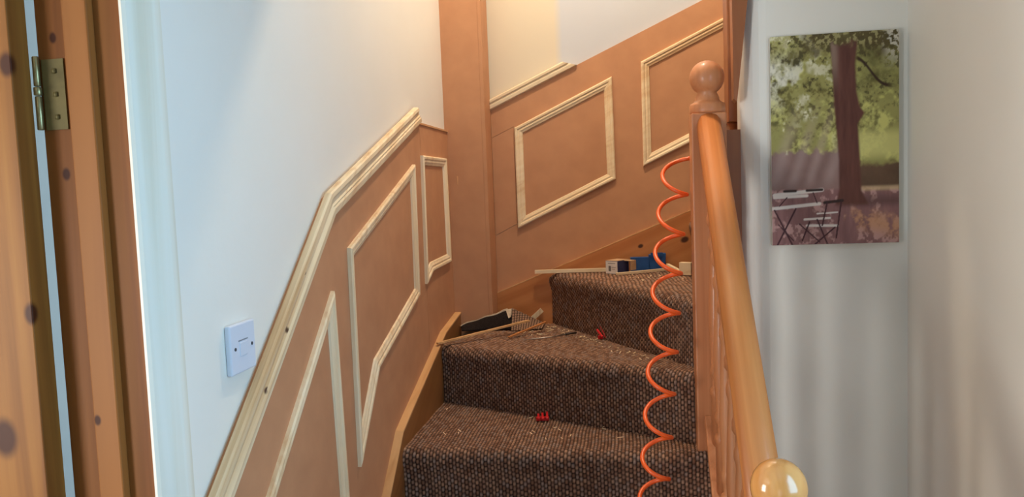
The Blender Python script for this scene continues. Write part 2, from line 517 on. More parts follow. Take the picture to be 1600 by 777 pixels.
# ------------------------------------------------------------------ panelling on the rear wall
pb = thing('stair_panelling', 'bare brown board panelling on the rear stair wall above the pine string', 'panelling', (0.5, 2.97, 1.0))
sl = 0.44
top = lambda x: 1.812 + sl * (x + 0.552)
j1 = lambda x: 1.702 + 0.45 * (x + 0.55)
j2 = lambda x: 1.321 + 0.5 * (x + 0.55)
xa, xb = -0.5415, -0.452
slab('board', [(xa, 0.6), (1.95, 0.6), (1.95, top(1.95)), (xa, top(xa)), (xa, j1(xa) + 0.0012), (xb, j1(xb) + 0.0012), (xb, j2(xb) - 0.0012), (xa, j2(xa) - 0.0012)],
     -0.0099, 0, back_pt, M['mdf'], pb)
slab('board', [(xa, j2(xa)), (xb - 0.001, j2(xb)), (xb - 0.001, j1(xb)), (xa, j1(xa))], -0.0099, -0.0006, back_pt, M['mdf'], pb)
rail = [(0, 0), (0, 0.014), (0.004, 0.017), (0.012, 0.016), (0.016, 0.010), (0.022, 0.013), (0.033, 0.011), (0.036, 0.0)]
strip('dado_rail', (-0.5415, top(-0.5415) + 0.037), (-0.257, 1.979), (0, 1), (0.052, -0.013), -1, rail, back_pt, M['raw_pine_back'], pb)
BG = 'raw pine panel mouldings on the rear wall'
fr = thing('panel_moulding', 'four sided raw pine moulding frame on the rear wall, next to the corner boxing', 'moulding', back_pt(-0.26, 1.6, 0), BG)
frame([(-0.450, 1.741), (-0.071, 1.914), (-0.067, 1.528), (-0.450, 1.351)], mould, back_pt, M['raw_pine_back'], fr)
fr = thing('panel_moulding', 'raw pine moulding frame on the rear wall partly hidden behind the newel post', 'moulding', back_pt(0.22, 1.85, 0), BG)
frame([(0.038, 1.962), (0.417, 2.137), (0.421, 1.751), (0.038, 1.572)], mould, back_pt, M['raw_pine_back'], fr)

# boxing in the corner
bxg = thing('pipe_boxing', 'full height brown board boxing in the corner between both panelled walls', 'boxing', (-0.62, 2.9, 0.9))
box('front_board', -0.6999, -0.556, 2.85, 2.862, 0.9, 3.6, M['mdf'], bxg)
box('side_board', -0.556, -0.542, 2.8485, 2.9699, 0.9, 3.6, M['mdf'], bxg, 0.001)
link('filler_drip', mesh('filler_drip', *box_vf(-0.660, -0.655, 2.8488, 2.8502, 1.53, 1.562)), M['filler'], bxg, 0.001)


# ------------------------------------------------------------------ staircase with loop carpet
st = thing('staircase', 'winding staircase in brown looped carpet between pine strings', 'stairs', (-0.25, 1.4, 0))


def carpet_step(A, B, z0, z1, poly, depth, fine=True, seed=0):
    A, B = np.array(A, float), np.array(B, float)
    e = (B - A)
    wid = np.linalg.norm(e)
    e /= wid
    n = np.array([-e[1], e[0]])                       # into the stair
    # path: riser, rounded nosing, tread
    r = 0.027
    pts = [(0.007, z0 - 0.01), (0.007, z1 - 0.065), (0.003, z1 - 0.046), (0.0, z1 - r - 0.004)]
    for k in range(1, 9):
        a = PI - PI / 2 * k / 8
        pts.append((r + r * math.cos(a), z1 - r + r * math.sin(a)))
    pts.append((depth, z1))
    P = np.array(pts)
    seg = np.r_[0, np.cumsum(np.linalg.norm(np.diff(P, axis=0), axis=1))]
    du, dv = 0.0098, 0.0150
    k = 4 if fine else 1
    ext = 0.03
    nu = int((wid + 2 * ext) / (du / k)) + 1
    nv = int(seg[-1] / (dv / k)) + 1
    u = np.arange(nu) * du / k
    v = np.arange(nv) * dv / k
    pt = np.interp(v, seg, P[:, 0])
    pz = np.interp(v, seg, P[:, 1])
    tt, tz = np.gradient(pt), np.gradient(pz)
    tl = np.hypot(tt, tz)
    nt, nz = -tz / tl, tt / tl                         # outward normal
    U, V = np.meshgrid(u, v)
    wob = 0.0012 * np.sin(U * 41 + seed) + 0.001 * np.sin(V * 33 + seed * 2)
    ku = np.floor((U + wob) / du)
    vs = (V + wob) / dv + 0.36 * ku
    kv = np.floor(vs)
    fu = np.abs(np.sin(PI * (U + wob) / du))
    fv = np.abs(np.sin(PI * vs))
    hsh = lambda a, b, s: np.modf(np.abs(np.sin(a * 127.1 + b * 311.7 + s * 74.7 + seed * 13.3) * 43758.5453))[0]
    h1, h2 = hsh(ku, kv, 1), hsh(ku, kv, 2)
    bump = (fu ** 0.7) * (fv ** 0.6)
    H = (0.0046 + 0.0010 * h1) * bump if fine else 0 * bump
    x = A[0] - e[0] * ext + U * e[0] + (pt[:, None] + nt[:, None] * H) * n[0]
    y = A[1] - e[1] * ext + U * e[1] + (pt[:, None] + nt[:, None] * H) * n[1]
    z = pz[:, None] + nz[:, None] * H
    co = np.stack([x, y, z], -1).reshape(-1, 3)
    # yarn colours: brown / rose / grey loops, dark ground weave carries painted gap shade
    pal = np.array([lin(168, 132, 112)[:3], lin(180, 144, 122)[:3], lin(152, 120, 104)[:3], lin(166, 142, 132)[:3], lin(140, 106, 88)[:3]])
    idx = np.minimum((h2 * 5).astype(int), 4)
    patch = 0.5 + 0.25 * np.sin(U * 9 + seed) * np.sin(V * 11 + seed) + 0.25 * np.sin(U * 23 + V * 17)
    yarn = pal[idx] * np.array([1.08, 1.0, 0.9]) * (0.82 + 0.14 * h1[..., None] + 0.10 * patch[..., None])
    ground = np.array(lin(52, 38, 32)[:3])  # weave tone, also the shade between loops put into the colour
    w = np.clip(bump * 1.5 - 0.35, 0, 1)[..., None] if fine else 0.55
    colr = ground * (1 - w) + yarn * w
    colr = np.concatenate([colr, np.ones(colr.shape[:2] + (1,))], -1).reshape(-1, 4)
    # faces, clipped to the tread outline
    I = np.arange(nu * nv).reshape(nv, nu)
    q = np.stack([I[:-1, :-1], I[:-1, 1:], I[1:, 1:], I[1:, :-1]], -1).reshape(-1, 4)
    c = co[q].mean(1)
    pol = np.array(poly)
    inside = np.zeros(len(c), bool)
    m = len(pol)
    for i in range(m):
        (xi, yi), (xj, yj) = pol[i], pol[i - 1]
        cond = ((yi > c[:, 1]) != (yj > c[:, 1])) & (c[:, 0] < (xj - xi) * (c[:, 1] - yi) / (yj - yi + 1e-12) + xi)
        inside ^= cond
    q = q[inside]
    used = np.unique(q)
    mp = -np.ones(len(co), int)
    mp[used] = np.arange(len(used))
    q = mp[q]
    co, colr = co[used], colr[used]
    me = bpy.data.meshes.new('carpeted_step')
    me.vertices.add(len(co))
    me.vertices.foreach_set('co', co.astype(np.float32).ravel())
    me.loops.add(q.size)
    me.loops.foreach_set('vertex_index', q.astype(np.int32).ravel())
    me.polygons.add(len(q))
    me.polygons.foreach_set('loop_start', np.arange(0, q.size, 4, dtype=np.int32))
    me.polygons.foreach_set('use_smooth', np.ones(len(q), bool))
    me.update(calc_edges=True)
    ca = me.color_attributes.new('Col', 'FLOAT_COLOR', 'POINT')
    ca.data.foreach_set('color', colr.astype(np.float32).ravel())
    me.validate()
    return link('carpeted_step', me, M['carpet'], st)


XL = -0.668
NX = 0.1535                                           # left face of the upper newel
Z1, Z2, Z3 = 0.775, 0.972, 1.172
A1, B1 = (XL, 2.052), (0.184, 2.052)
A2, B2 = (XL, 2.540), (0.160, 2.135)
A3, B3 = (-0.330, 2.953), (0.158, 2.205)
carpet_step(A1, B1, Z1 - 0.2, Z1, [(XL - 0.006, 2.0), (0.184, 2.0), (0.184, 2.079), (NX, 2.079), (NX, 2.16), (XL - 0.006, 2.58)], 0.56, True, 1)
carpet_step(A2, B2, Z1, Z2, [(XL - 0.006, 2.5), (NX, 2.1), (NX, 2.175), (0.17, 2.175), (0.17, 2.235), (-0.31, 2.956), (-0.541, 2.956), (-0.541, 2.849), (-0.55, 2.8484), (XL - 0.006, 2.8484)], 0.66, True, 2)
carpet_step(A3, B3, Z2, Z3, [(-0.38, 2.956), (0.12, 2.172), (0.222, 2.172), (0.222, 2.956)], 0.42, True, 3)
zz = Z3
for i in range(4):                                    # straight flight going up to the right
    x = 0.205 + 0.24 * i
    carpet_step((x, 2.956), (x, 2.205), zz, zz + 0.196, [(x - 0.05, 2.956), (x - 0.05, 2.173 if i == 0 else 2.201), (x + 0.262, 2.201), (x + 0.262, 2.956)], 0.27, i == 0, 4 + i)
    zz += 0.196
for i in range(3):                                    # straight flight below, in front of the first step seen
    y = 2.052 - 0.225 * (i + 1)
    z = Z1 - 0.195 * (i + 1)
    carpet_step((XL, y), (0.184, y), z - 0.2 if i < 2 else 0.0, z, [(XL - 0.006, y - 0.05), (0.184, y - 0.05), (0.184, y + 0.25), (XL - 0.006, y + 0.25)], 0.24, False, 8 + i)

slab('string_board', [(1.30, 0.0), (1.30, 0.10), (2.068, 0.822), (2.61, 1.004), (2.85, 1.036), (2.85, 0.6), (2.3, 0.2), (2.1, 0.0)],
     0.0001, 0.022, left_pt, M['string_pine_left'], st, 0.002)
slab('string_capping', [(1.30, 0.1005), (2.068, 0.8225), (2.61, 1.0045), (2.85, 1.0365), (2.85, 1.0425), (2.609, 1.0105), (2.066, 0.8285), (1.30, 0.1065)], 0.0001, 0.024, left_pt, M['capping_pine'], st)
slab('string_capping', [(-0.5415, 1.0983), (1.95, 1.0925 + 0.4 * 2.506), (1.95, 1.0955 + 0.4 * 2.506), (-0.5415, 1.1013)], 0.0001, 0.0155, back_pt, M['capping_pine'], st)
slab('string_board', [(-0.5415, 0.7), (-0.5415, 1.098), (1.95, 1.092 + 0.4 * 2.506), (1.95, 1.4), (0.3, 0.7)], 0.0001, 0.015, back_pt, M['string_pine'], st)

# ------------------------------------------------------------------ balustrade
bal = thing('balustrade', 'varnished pine stair balustrade with two ball topped newels and a sloping handrail', 'balustrade', (0.2, 1.15, 0))
NP, RP = M['newel_pine'], M['rail_pine']


def ball_prof(zt, r, zc, squash=1.0):
    p = [(0.040, zt), (0.0455, zt + 0.001), (0.0465, zt + 0.006), (0.0465, zt + 0.022), (0.044, zt + 0.027), (0.036, zt + 0.031), (0.0315, zt + 0.036), (0.031, zt + 0.042)]
    a0 = math.asin(-(zc - (zt + 0.047)) / (r * squash)) if abs((zc - zt - 0.047) / (r * squash)) < 1 else -1.0
    for k in range(15):
        a = a0 + (PI / 2 - a0) * k / 14
        p.append((max(r * math.cos(a), 0.0005), zc + r * squash * math.sin(a)))
    return p


nw = box('newel_post', 0.153, 0.243, 2.08, 2.17, 0, 1.683, NP, bal, 0.004)
lathe('ball_cap', ball_prof(1.683, 0.0455, 1.778), 0.199, 2.125, NP, nw, 32)
nw = box('newel_post', 0.157, 0.243, 1.107, 1.193, 0, 0.955, NP, bal, 0.004)
lathe('ball_cap', ball_prof(0.955, 0.041, 1.047, 1.05), 0.2, 1.15, M['ball_pine'], nw, 40)
# handrail: mopstick profile swept between the newels
hr = [(-0.022, -0.034), (0.022, -0.034), (0.024, -0.022), (0.0305, -0.012), (0.0315, 0.004), (0.028, 0.017), (0.020, 0.026), (0.008, 0.030),
      (-0.008, 0.030), (-0.020, 0.026), (-0.028, 0.017), (-0.0315, 0.004), (-0.0305, -0.012), (-0.024, -0.022)]
p0, p1 = Vector((0.2, 1.193, 0.905)), Vector((0.199, 2.08, 1.642))
dd = (p1 - p0)
slope = dd.z / dd.y
V = [(p.x + a, p.y, p.z + b * 1.3) for p in (p0, p1) for a, b in hr]
k = len(hr)
F = [(i, (i + 1) % k, k + (i + 1) % k, k + i) for i in range(k)] + [tuple(range(k)), tuple(range(2 * k - 1, k - 1, -1))]
me = mesh('handrail', V, F)
me.polygons.foreach_set('use_smooth', [i < k for i in range(len(me.polygons))])
link('handrail', me, RP, bal)
# closed outer string with its capping
st_top = lambda y: 0.835 + 0.866 * (y - 2.06)


def yz(a, z, h):
    return (0.186 + h, a, z)


slab('outer_string', [(1.193, st_top(1.193)), (2.0795, st_top(2.0795)), (2.0795, st_top(2.0795) - 0.3), (1.5, 0.0), (1.193, 0.0)], 0, 0.030, yz, NP, bal)
slab('string_capping', [(1.193, st_top(1.193) + 0.0005), (2.0795, st_top(2.0795) + 0.0005), (2.0795, st_top(2.0795) + 0.026), (1.193, st_top(1.193) + 0.026)], -0.014, 0.044, yz, NP, bal, 0.004)
for y in (1.315, 1.435, 1.555, 1.675, 1.795, 1.915, 2.02):
    zb = st_top(y) + 0.026
    zt = p0.z + slope * (y - p0.y) - 0.042
    H = zt - zb
    pr = [(0.0, 0.0)]
    prof = []
    for f_, r_ in ((0.0, 0.016), (0.17, 0.016), (0.18, 0.019), (0.20, 0.019), (0.21, 0.012), (0.235, 0.012), (0.25, 0.0175), (0.27, 0.0175), (0.285, 0.013), (0.36, 0.0165), (0.45, 0.0185), (0.56, 0.0155),
                   (0.68, 0.012), (0.70, 0.016), (0.72, 0.016), (0.735, 0.012), (0.76, 0.012), (0.775, 0.019), (0.80, 0.019), (0.81, 0.016), (1.0, 0.016)):
        prof.append((r_, zb - 0.012 + f_ * (H + 0.024)))
    lathe('baluster', prof, 0.2, y, NP, bal, 14)

# post and edge trim of the flight above
up = thing('hanging_post', 'dark pine post with a turned drop, behind the upper ball newel', 'post', (0.30, 2.25, 1.66))
box('post', 0.262, 0.342, 2.2005, 2.29, 1.665, 3.7, M['dark_pine'], up, 0.003)
lathe('turned_drop', [(0.0005, 1.625), (0.014, 1.629), (0.022, 1.640), (0.020, 1.652), (0.026, 1.660), (0.026, 1.665)], 0.290, 2.245, M['dark_pine'], up, 16)
xz = lambda a, z, h: (a, 2.086 + h, z)
slab('trim_1', [(0.263, 1.715), (0.271, 1.708), (0.302, 1.974), (0.36, 2.45), (0.30, 2.45), (0.262, 1.974)], 0, 0.05, xz, M['dark_pine'], kind='structure')
box('trim_2', 0.2432, 0.290, 2.152, 2.168, 0.0, 1.64, M['dark_pine'], kind='structure')

# ------------------------------------------------------------------ socket on the left wall
so = thing('telephone_socket', 'square white wall socket with two screws, above the dado rail', 'socket', (-0.70, 1.25, 1.241))
box('faceplate', -0.6999, -0.689, 1.207, 1.294, 1.198, 1.286, M['white_plastic'], so, 0.003)
box('shutter', -0.690, -0.6875, 1.237, 1.262, 1.228, 1.252, M['white_plastic'], so, 0.001)
box('shutter_slot', -0.6895, -0.6884, 1.234, 1.266, 1.2545, 1.2565, M['slot'], so)
for y in (1.222, 1.280):
    lathe_me = [(-0.6895, y + 0.0032 * math.cos(a * PI / 4), 1.243 + 0.0032 * math.sin(a * PI / 4)) for a in range(8)]
    V = lathe_me + [(-0.6880, b, c) for a, b, c in lathe_me]
    F = [tuple(range(8)), tuple(range(15, 7, -1))] + [(i, (i + 1) % 8, 8 + (i + 1) % 8, 8 + i) for i in range(8)]
    link('screw', mesh('screw', V, F), M['screw'], so)

# ------------------------------------------------------------------ canvas print
pic = thing('canvas_print', 'unframed canvas picture of a big tree and garden tables on the white wall', 'picture', (0.51, 2.09, 1.33))
PX0, PX1, PZ0, PZ1 = 0.353, 0.664, 1.330, 1.866
box('canvas', PX0, PX1, 2.0805, 2.0995, PZ0, PZ1, M['canvas_edge'], pic, 0.0015)


def fbm(nx, ny, fx, fy, octv, seed):
    g = np.random.default_rng(seed)
    out = np.zeros((ny, nx))
    amp, tot = 1.0, 0
    yy, xx = np.meshgrid(np.linspace(0, 1, ny), np.linspace(0, 1, nx), indexing='ij')
    for o in range(octv):
        gx, gy = int(fx * 2 ** o) + 2, int(fy * 2 ** o) + 2
        G = g.random((gy + 1, gx + 1))
        px, py = xx * (gx - 1), yy * (gy - 1)
        ix, iy = px.astype(int), py.astype(int)
        tx, ty = px - ix, py - iy
        tx, ty = tx * tx * (3 - 2 * tx), ty * ty * (3 - 2 * ty)
        out += amp * ((G[iy, ix] * (1 - tx) + G[iy, ix + 1] * tx) * (1 - ty) + (G[iy + 1, ix] * (1 - tx) + G[iy + 1, ix + 1] * tx) * ty)
        tot += amp
        amp *= 0.6
    return out / tot


nx, ny = 190, 326
uu, vv = np.meshgrid(np.linspace(0, 1, nx), np.linspace(0, 1, ny))
C = lambda *c: np.array(lin(*c)[:3])
sm = lambda a, b, x: np.clip((x - a) / (b - a), 0, 1) ** 2 * (3 - 2 * np.clip((x - a) / (b - a), 0, 1))
n1, n2, n3, n4 = fbm(nx, ny, 7, 11, 5, 1), fbm(nx, ny, 16, 22, 4, 2), fbm(nx, ny, 4, 5, 4, 3), fbm(nx, ny, 30, 8, 3, 4)
img = np.zeros((ny, nx, 3))


def put(mask, col):
    global img
    img = img * (1 - mask[..., None]) + np.asarray(col) * mask[..., None]


n5 = fbm(nx, ny, 40, 60, 3, 5)
n6 = fbm(nx, ny, 5, 9, 4, 6)
fol = 0.45 * n1 + 0.3 * n2 + 0.25 * n5
put(np.ones((ny, nx)), C(158, 152, 84))
put(sm(0.46, 0.62, fol) * sm(0.42, 0.55, n6), C(204, 200, 110))
put(sm(0.50, 0.60, fol) * sm(0.44, 0.60, n3) * sm(0.75, 0.2, uu), C(226, 222, 190))
put(sm(0.50, 0.41, fol) * sm(0.60, 0.45, n3) * 0.9, C(112, 104, 52))
put(sm(0.45, 0.36, n5 * 0.5 + n2 * 0.5) * sm(0.45, 0.8, vv) * 0.85, C(76, 68, 38))
put(sm(0.60, 0.80, vv) * sm(0.97, 0.8, vv) * sm(0.35, 0.55, fol) * sm(0.40, 0.2, uu) * sm(0.48, 0.6, n6) * 0.8, C(224, 220, 206))
put(sm(0.66, 0.80, vv) * sm(0.36, 0.52, n2 * 0.5 + n5 * 0.5) * sm(0.60, 0.74, uu) * 0.6, C(84, 78, 40))
put(sm(0.87, 0.95, vv + (n2 - 0.5) * 0.16) * sm(0.18, 0.30, uu) * 0.85, C(82, 68, 38))
put(sm(0.90, 0.96, vv) * sm(0.52, 0.60, n5) * 0.8, C(170, 160, 104))
put(sm(0.46, 0.52, n5) * sm(0.80, 0.95, vv) * sm(0.85, 0.95, uu) * 0.8, C(214, 206, 190))
put(sm(0.56, 0.50, vv) * sm(0.38, 0.44, vv) * sm(0.60, 0.72, uu) * 0.75, C(216, 210, 124))
# hedge
hm = sm(0.46, 0.43, vv + (n2 - 0.5) * 0.06) * sm(0.62, 0.56, uu)
put(hm, C(136, 106, 100) * (0.8 + 0.5 * n1[..., None]))
hm = sm(0.41, 0.37, vv + (n1 - 0.5) * 0.08) * sm(0.56, 0.62, uu)
put(hm, C(104, 78, 58) * (0.7 + 0.6 * n1[..., None]))
# light rays
for a0, w in ((0.02, 0.09), (0.17, 0.07), (0.30, 0.06), (0.45, 0.08)):
    rr = np.abs((uu - a0) + (vv - 0.30) * -0.55)
    put(sm(w, 0, rr) * sm(0.24, 0.33, vv) * sm(0.75, 0.45, vv) * 0.28 * sm(0.62, 0.55, uu), C(206, 180, 172))
# ground
gm = sm(0.275, 0.255, vv + (n1 - 0.5) * 0.015)
put(gm, C(140, 98, 96) * (0.7 + 0.6 * n4[..., None]))
put(gm * sm(0.55, 0.66, n2) * 0.7, C(206, 160, 152))
put(gm * sm(0.09, 0.0, np.abs(vv - (0.12 - (uu - 0.7) * 0.15))) * sm(0.5, 0.7, uu) * sm(0.42, 0.58, n2) * 0.8, C(198, 142, 100))
put(gm * sm(0.25, 0.20, vv) * sm(0.16, 0.2, vv) * sm(0.5, 0.6, uu) * 0.7, C(96, 66, 62))
put(sm(0.02, 0.0, np.abs(vv - 0.262)) * sm(0.62, 0.7, uu) * 0.7, C(206, 176, 128))
# trunk
tl = np.interp(vv[:, 0], [0.15, 0.2, 0.26, 0.4, 0.65, 0.85, 1.0], [0.47, 0.51, 0.535, 0.535, 0.50, 0.485, 0.47])[:, None]
tr = np.interp(vv[:, 0], [0.15, 0.19, 0.25, 0.4, 0.57, 0.62, 0.65, 0.72, 0.85, 1.0], [0.80, 0.76, 0.71, 0.70, 0.685, 0.735, 0.70, 0.675, 0.665, 0.69])[:, None]
tm = sm(-0.012, 0.012, uu - tl) * sm(-0.012, 0.012, tr - uu) * sm(0.17, 0.20, vv) * sm(0.97, 0.92, vv + (n2 - 0.5) * 0.1)
put(tm, C(104, 62, 52) * (0.65 + 0.6 * n4[..., None]))
put(tm * sm(0.3, 0.0, np.abs((uu - tl) / (tr - tl) - 0.1)) * 0.35 * sm(0.7, 0.9, vv), C(190, 170, 150))
bl = np.abs((vv - 0.86) + (uu - 0.68) * 0.45 - 0.02 * np.sin(uu * 20))
put(sm(0.014, 0.004, bl) * sm(0.66, 0.69, uu) * sm(1.0, 0.9, uu), C(60, 42, 30))


def seg(u0, v0, u1, v1, w, col, al=1.0):
    asp = 0.536 / 0.311
    ax, ay, bx, by = u0, v0 * asp, u1, v1 * asp
    px, py = uu, vv * asp
    dx, dy = bx - ax, by - ay
    t = np.clip(((px - ax) * dx + (py - ay) * dy) / (dx * dx + dy * dy), 0, 1)
    d = np.hypot(px - ax - t * dx, py - ay - t * dy)
    put(sm(w, w * 0.5, d) * al, col)


white, leg, seat = C(226, 214, 206), C(70, 38, 44), C(56, 40, 36)
for s in ((0.02, 0.243, 0.40, 0.262, 0.020), (0.02, 0.232, 0.28, 0.236, 0.016), (0.0, 0.178, 0.38, 0.196, 0.018), (0.26, 0.122, 0.46, 0.126, 0.012), (0.28, 0.092, 0.52, 0.088, 0.014),
          (0.36, 0.148, 0.52, 0.152, 0.008)):
    seg(*s, white)
for s in ((0.10, 0.261, 0.19, 0.261, 0.014), (0.28, 0.261, 0.40, 0.263, 0.014), (0.42, 0.20, 0.56, 0.208, 0.016)):
    seg(*s, seat)
for s in ((0.02, 0.17, 0.16, 0.0, 0.009), (0.19, 0.175, 0.04, 0.0, 0.009), (0.05, 0.10, 0.17, 0.02, 0.006), (0.44, 0.2, 0.40, 0.09, 0.008), (0.55, 0.2, 0.51, 0.03, 0.008), (0.30, 0.11, 0.24, 0.02, 0.008),
          (0.36, 0.12, 0.44, 0.0, 0.008), (0.50, 0.08, 0.34, 0.0, 0.008), (0.22, 0.10, 0.38, 0.01, 0.007), (0.12, 0.23, 0.06, 0.19, 0.006), (0.33, 0.25, 0.36, 0.20, 0.006)):
    seg(*s, leg)
co = np.stack([PX0 + 0.0008 + uu * (PX1 - PX0 - 0.0016), np.full_like(uu, 2.0801), PZ0 + 0.0008 + vv * (PZ1 - PZ0 - 0.0016)], -1).reshape(-1, 3)
I = np.arange(nx * ny).reshape(ny, nx)
q = np.stack([I[:-1, :-1], I[:-1, 1:], I[1:, 1:], I[1:, :-1]], -1).reshape(-1, 4)
me = bpy.data.meshes.new('printed_face')
me.vertices.add(len(co))
me.vertices.foreach_set('co', co.astype(np.float32).ravel())
me.loops.add(q.size)
me.loops.foreach_set('vertex_index', q.astype(np.int32).ravel())
me.polygons.add(len(q))
me.polygons.foreach_set('loop_start', np.arange(0, q.size, 4, dtype=np.int32))
me.update(calc_edges=True)
ca = me.color_attributes.new('Col', 'FLOAT_COLOR', 'POINT')
ca.data.foreach_set('color', np.concatenate([np.clip(1.02 * (0.92 * img + 0.08 * img.mean(-1, keepdims=True)), 0, 1), np.ones((ny, nx, 1))], -1).astype(np.float32).ravel())
link('printed_face', me, M['print'], pic)

# ------------------------------------------------------------------ coiled air hose
R = 0.0355
# axis of the coil: leans back at the top, upright lower down
ax_z = [0.20, 0.68, 0.90, 1.10, 1.25, 1.40, 1.56]
ax_x = [-0.01, 0.028, 0.048, 0.067, 0.080, 0.096, 0.120]
ax_y = [1.70, 1.945, 1.972, 2.010, 2.052, 2.107, 2.190]
cusp_z = [0.25, 0.355, 0.445, 0.545, 0.645, 0.745, 0.850, 0.959, 1.065, 1.163, 1.264, 1.365, 1.470, 1.570]   # right-hand turning points
path = []
turns = len(cusp_z) - 1
for i in range(int((turns - 0.08) * 28)):
    f = i / 28 + 0.08                                    # turns from the top
    z = float(np.interp(turns - f, range(len(cusp_z)), cusp_z))
    if z < 0.615:
        break
    th = 2 * PI * f
    c = Vector((np.interp(z, ax_z, ax_x), np.interp(z, ax_z, ax_y), z))
    tilt = float(np.interp(z, [0.2, 0.75, 1.5], [0.08, 0.13, 0.42]))     # each loop sags towards the viewer
    path.append(c + rgt * (math.cos(th) * R) + Vector((-rgt.y, rgt.x, 0)) * (math.sin(th) * R) + Vector((0, 0, tilt * R * math.sin(th))))
lead = [path[0] + Vector((0.10, 0.07, 0.03)), path[0] + Vector((0.06, 0.035, 0.015)), path[0] + Vector((0.025, 0.01, 0.004))]
path += [Vector((path[-1].x - 0.01, path[-1].y - 0.03, 0.603)), Vector((path[-1].x - 0.05, path[-1].y - 0.04, 0.594)), Vector((path[-1].x - 0.11, path[-1].y - 0.04, 0.5935))]
V, F = sweep_vf(lead + path, 0.0058, 10)
ho = link('air_hose', mesh('air_hose', V, F, True), M['orange'])
ho['label'] = 'bright orange coiled plastic air hose hanging down over the stairs beside the newel'
ho['category'] = 'hose'


# ------------------------------------------------------------------ things left on the steps
def single(name, vf, mat, label, cat, group=None, bevel=0):
    o = link(name, mesh(name, *vf), mat, None, bevel)
    o['label'] = label
    o['category'] = cat
    if group:
        o['group'] = group
    return o


T2, T3, T1 = Z2 + 0.005, Z3 + 0.005, Z1 + 0.005
OFF = 'timber offcuts left on the treads'
single('wood_strip', bar_vf((-0.676, 2.515, T2 + 0.012), (-0.396, 2.79, T2 + 0.040), 0.012, 0.006), M['capping_pine'],
       'long thin timber strip lying across the second visible tread from the left string', 'offcut', OFF)
single('wood_strip', bar_vf((-0.452, 2.655, T2 + 0.004), (-0.334, 2.79, T2 + 0.034), 0.009, 0.005), M['string_pine'],
       'short timber strip at the foot of the upper riser, beside the long strip', 'offcut', OFF)
single('wood_splinter', bar_vf((-0.425, 2.925, T2 + 0.003), (-0.365, 2.945, T2 + 0.055), 0.018, 0.005, (0, 1, 0.3)), M['raw_pine'],
       'flat pale splinter propped up against the string and riser', 'offcut', OFF)
single('wood_strip', bar_vf((-0.385, 2.93, 1.183), (-0.09, 2.925, 1.186), 0.016, 0.013), M['raw_pine_back'],
       'cream timber strip on the top tread, sticking out past the left end of its nosing', 'offcut', OFF)
single('wood_strip', bar_vf((-0.070, 2.805, T3 + 0.005), (0.145, 2.905, T3 + 0.010), 0.013, 0.008), M['raw_pine_back'],
       'greyish timber strip lying in front of the two small boxes', 'offcut', OFF)
single('wood_block', join(bar_vf((0.155, 2.77, T3 + 0.024), (0.195, 2.75, T3 + 0.024), 0.02, 0.046)), M['raw_pine_back'],
       'small cream wood block on the top tread against the newel', 'offcut', OFF, 0.002)
single('wood_splinter', bar_vf((0.115, 2.86, T3 + 0.030), (0.165, 2.80, T3 + 0.006), 0.014, 0.007), M['raw_pine_back'],
       'thin bent offcut leaning beside the cream block', 'offcut', OFF)

# nail box with a barcode label
bx = thing('nail_box', 'small navy card box with white barcode label and open flap, on the top tread', 'box', (-0.095, 2.87, T3))
bx.rotation_euler = (0, 0, 0)


def rot_box(cx, cy_, ang, x0, x1, y0, y1, z0, z1):
    v, f = box_vf(x0, x1, y0, y1, z0, z1)
    c, s = math.cos(ang), math.sin(ang)
    return [(cx + a * c - b * s, cy_ + a * s + b * c, d) for a, b, d in v], f


ang = -0.62
rb = lambda *a: rot_box(-0.066, 2.838, ang, *a)     # origin = front corner of the box; local -x runs along the label face
link('carton', mesh('carton', *rb(-0.055, 0.0, 0.0, 0.070, T3, T3 + 0.048)), M['navy'], bx, 0.0006)
lb = link('label', mesh('label', *rb(-0.054, -0.001, -0.0008, -0.0001, T3 + 0.001, T3 + 0.047)), M['label_white'], bx)
bars = []
xx_ = -0.041
for i, w in enumerate((0.8, 0.5, 1.2, 0.6, 0.9, 0.5, 1.1, 0.7)):
    bars.append(rb(xx_, xx_ + 0.001 * w, -0.0012, -0.0008, T3 + 0.010, T3 + 0.030))
    xx_ += 0.001 * w + 0.0006
bars.append(rb(-0.044, -0.010, -0.0012, -0.0008, T3 + 0.0385, T3 + 0.0405))
bars.append(rb(-0.027, -0.008, -0.0012, -0.0008, T3 + 0.024, T3 + 0.0252))
bars.append(rb(-0.027, -0.012, -0.0012, -0.0008, T3 + 0.017, T3 + 0.0182))
link('barcode', mesh('barcode', *join(*bars)), M['ink'], lb)
link('flap', mesh('flap', *join(rb(-0.055, 0.0, 0.0, 0.070, T3 + 0.0484, T3 + 0.0500), rb(0.0, 0.030, 0.040, 0.072, T3 + 0.046, T3 + 0.048), rb(0.029, 0.031, 0.040, 0.072, T3 + 0.012, T3 + 0.047))), M['card'], bx)

pk = thing('blue_packet', 'crumpled blue card packet with a raised end, between small box and hose', 'packet', (0.045, 2.9, T3))
r3 = lambda *a: rot_box(-0.018, 2.905, 0.10, *a)
v, f = r3(0.0, 0.068, 0.0, 0.030, T3, T3 + 0.054)
link('sleeve', mesh('sleeve', v, f), M['blue'], pk, 0.001)
v, f = r3(0.066, 0.128, 0.006, 0.034, T3, T3 + 0.062)
v = [(x + (0.004 if z > T3 + 0.05 else 0), y, z + (0.004 if x > 0.09 and z > T3 + 0.05 else 0)) for x, y, z in v]
link('tray', mesh('tray', v, f), M['blue'], pk, 0.001)
link('torn_flap', mesh('torn_flap', *r3(0.075, 0.12, 0.001, 0.005, T3 + 0.055, T3 + 0.070)), M['blue'], pk)

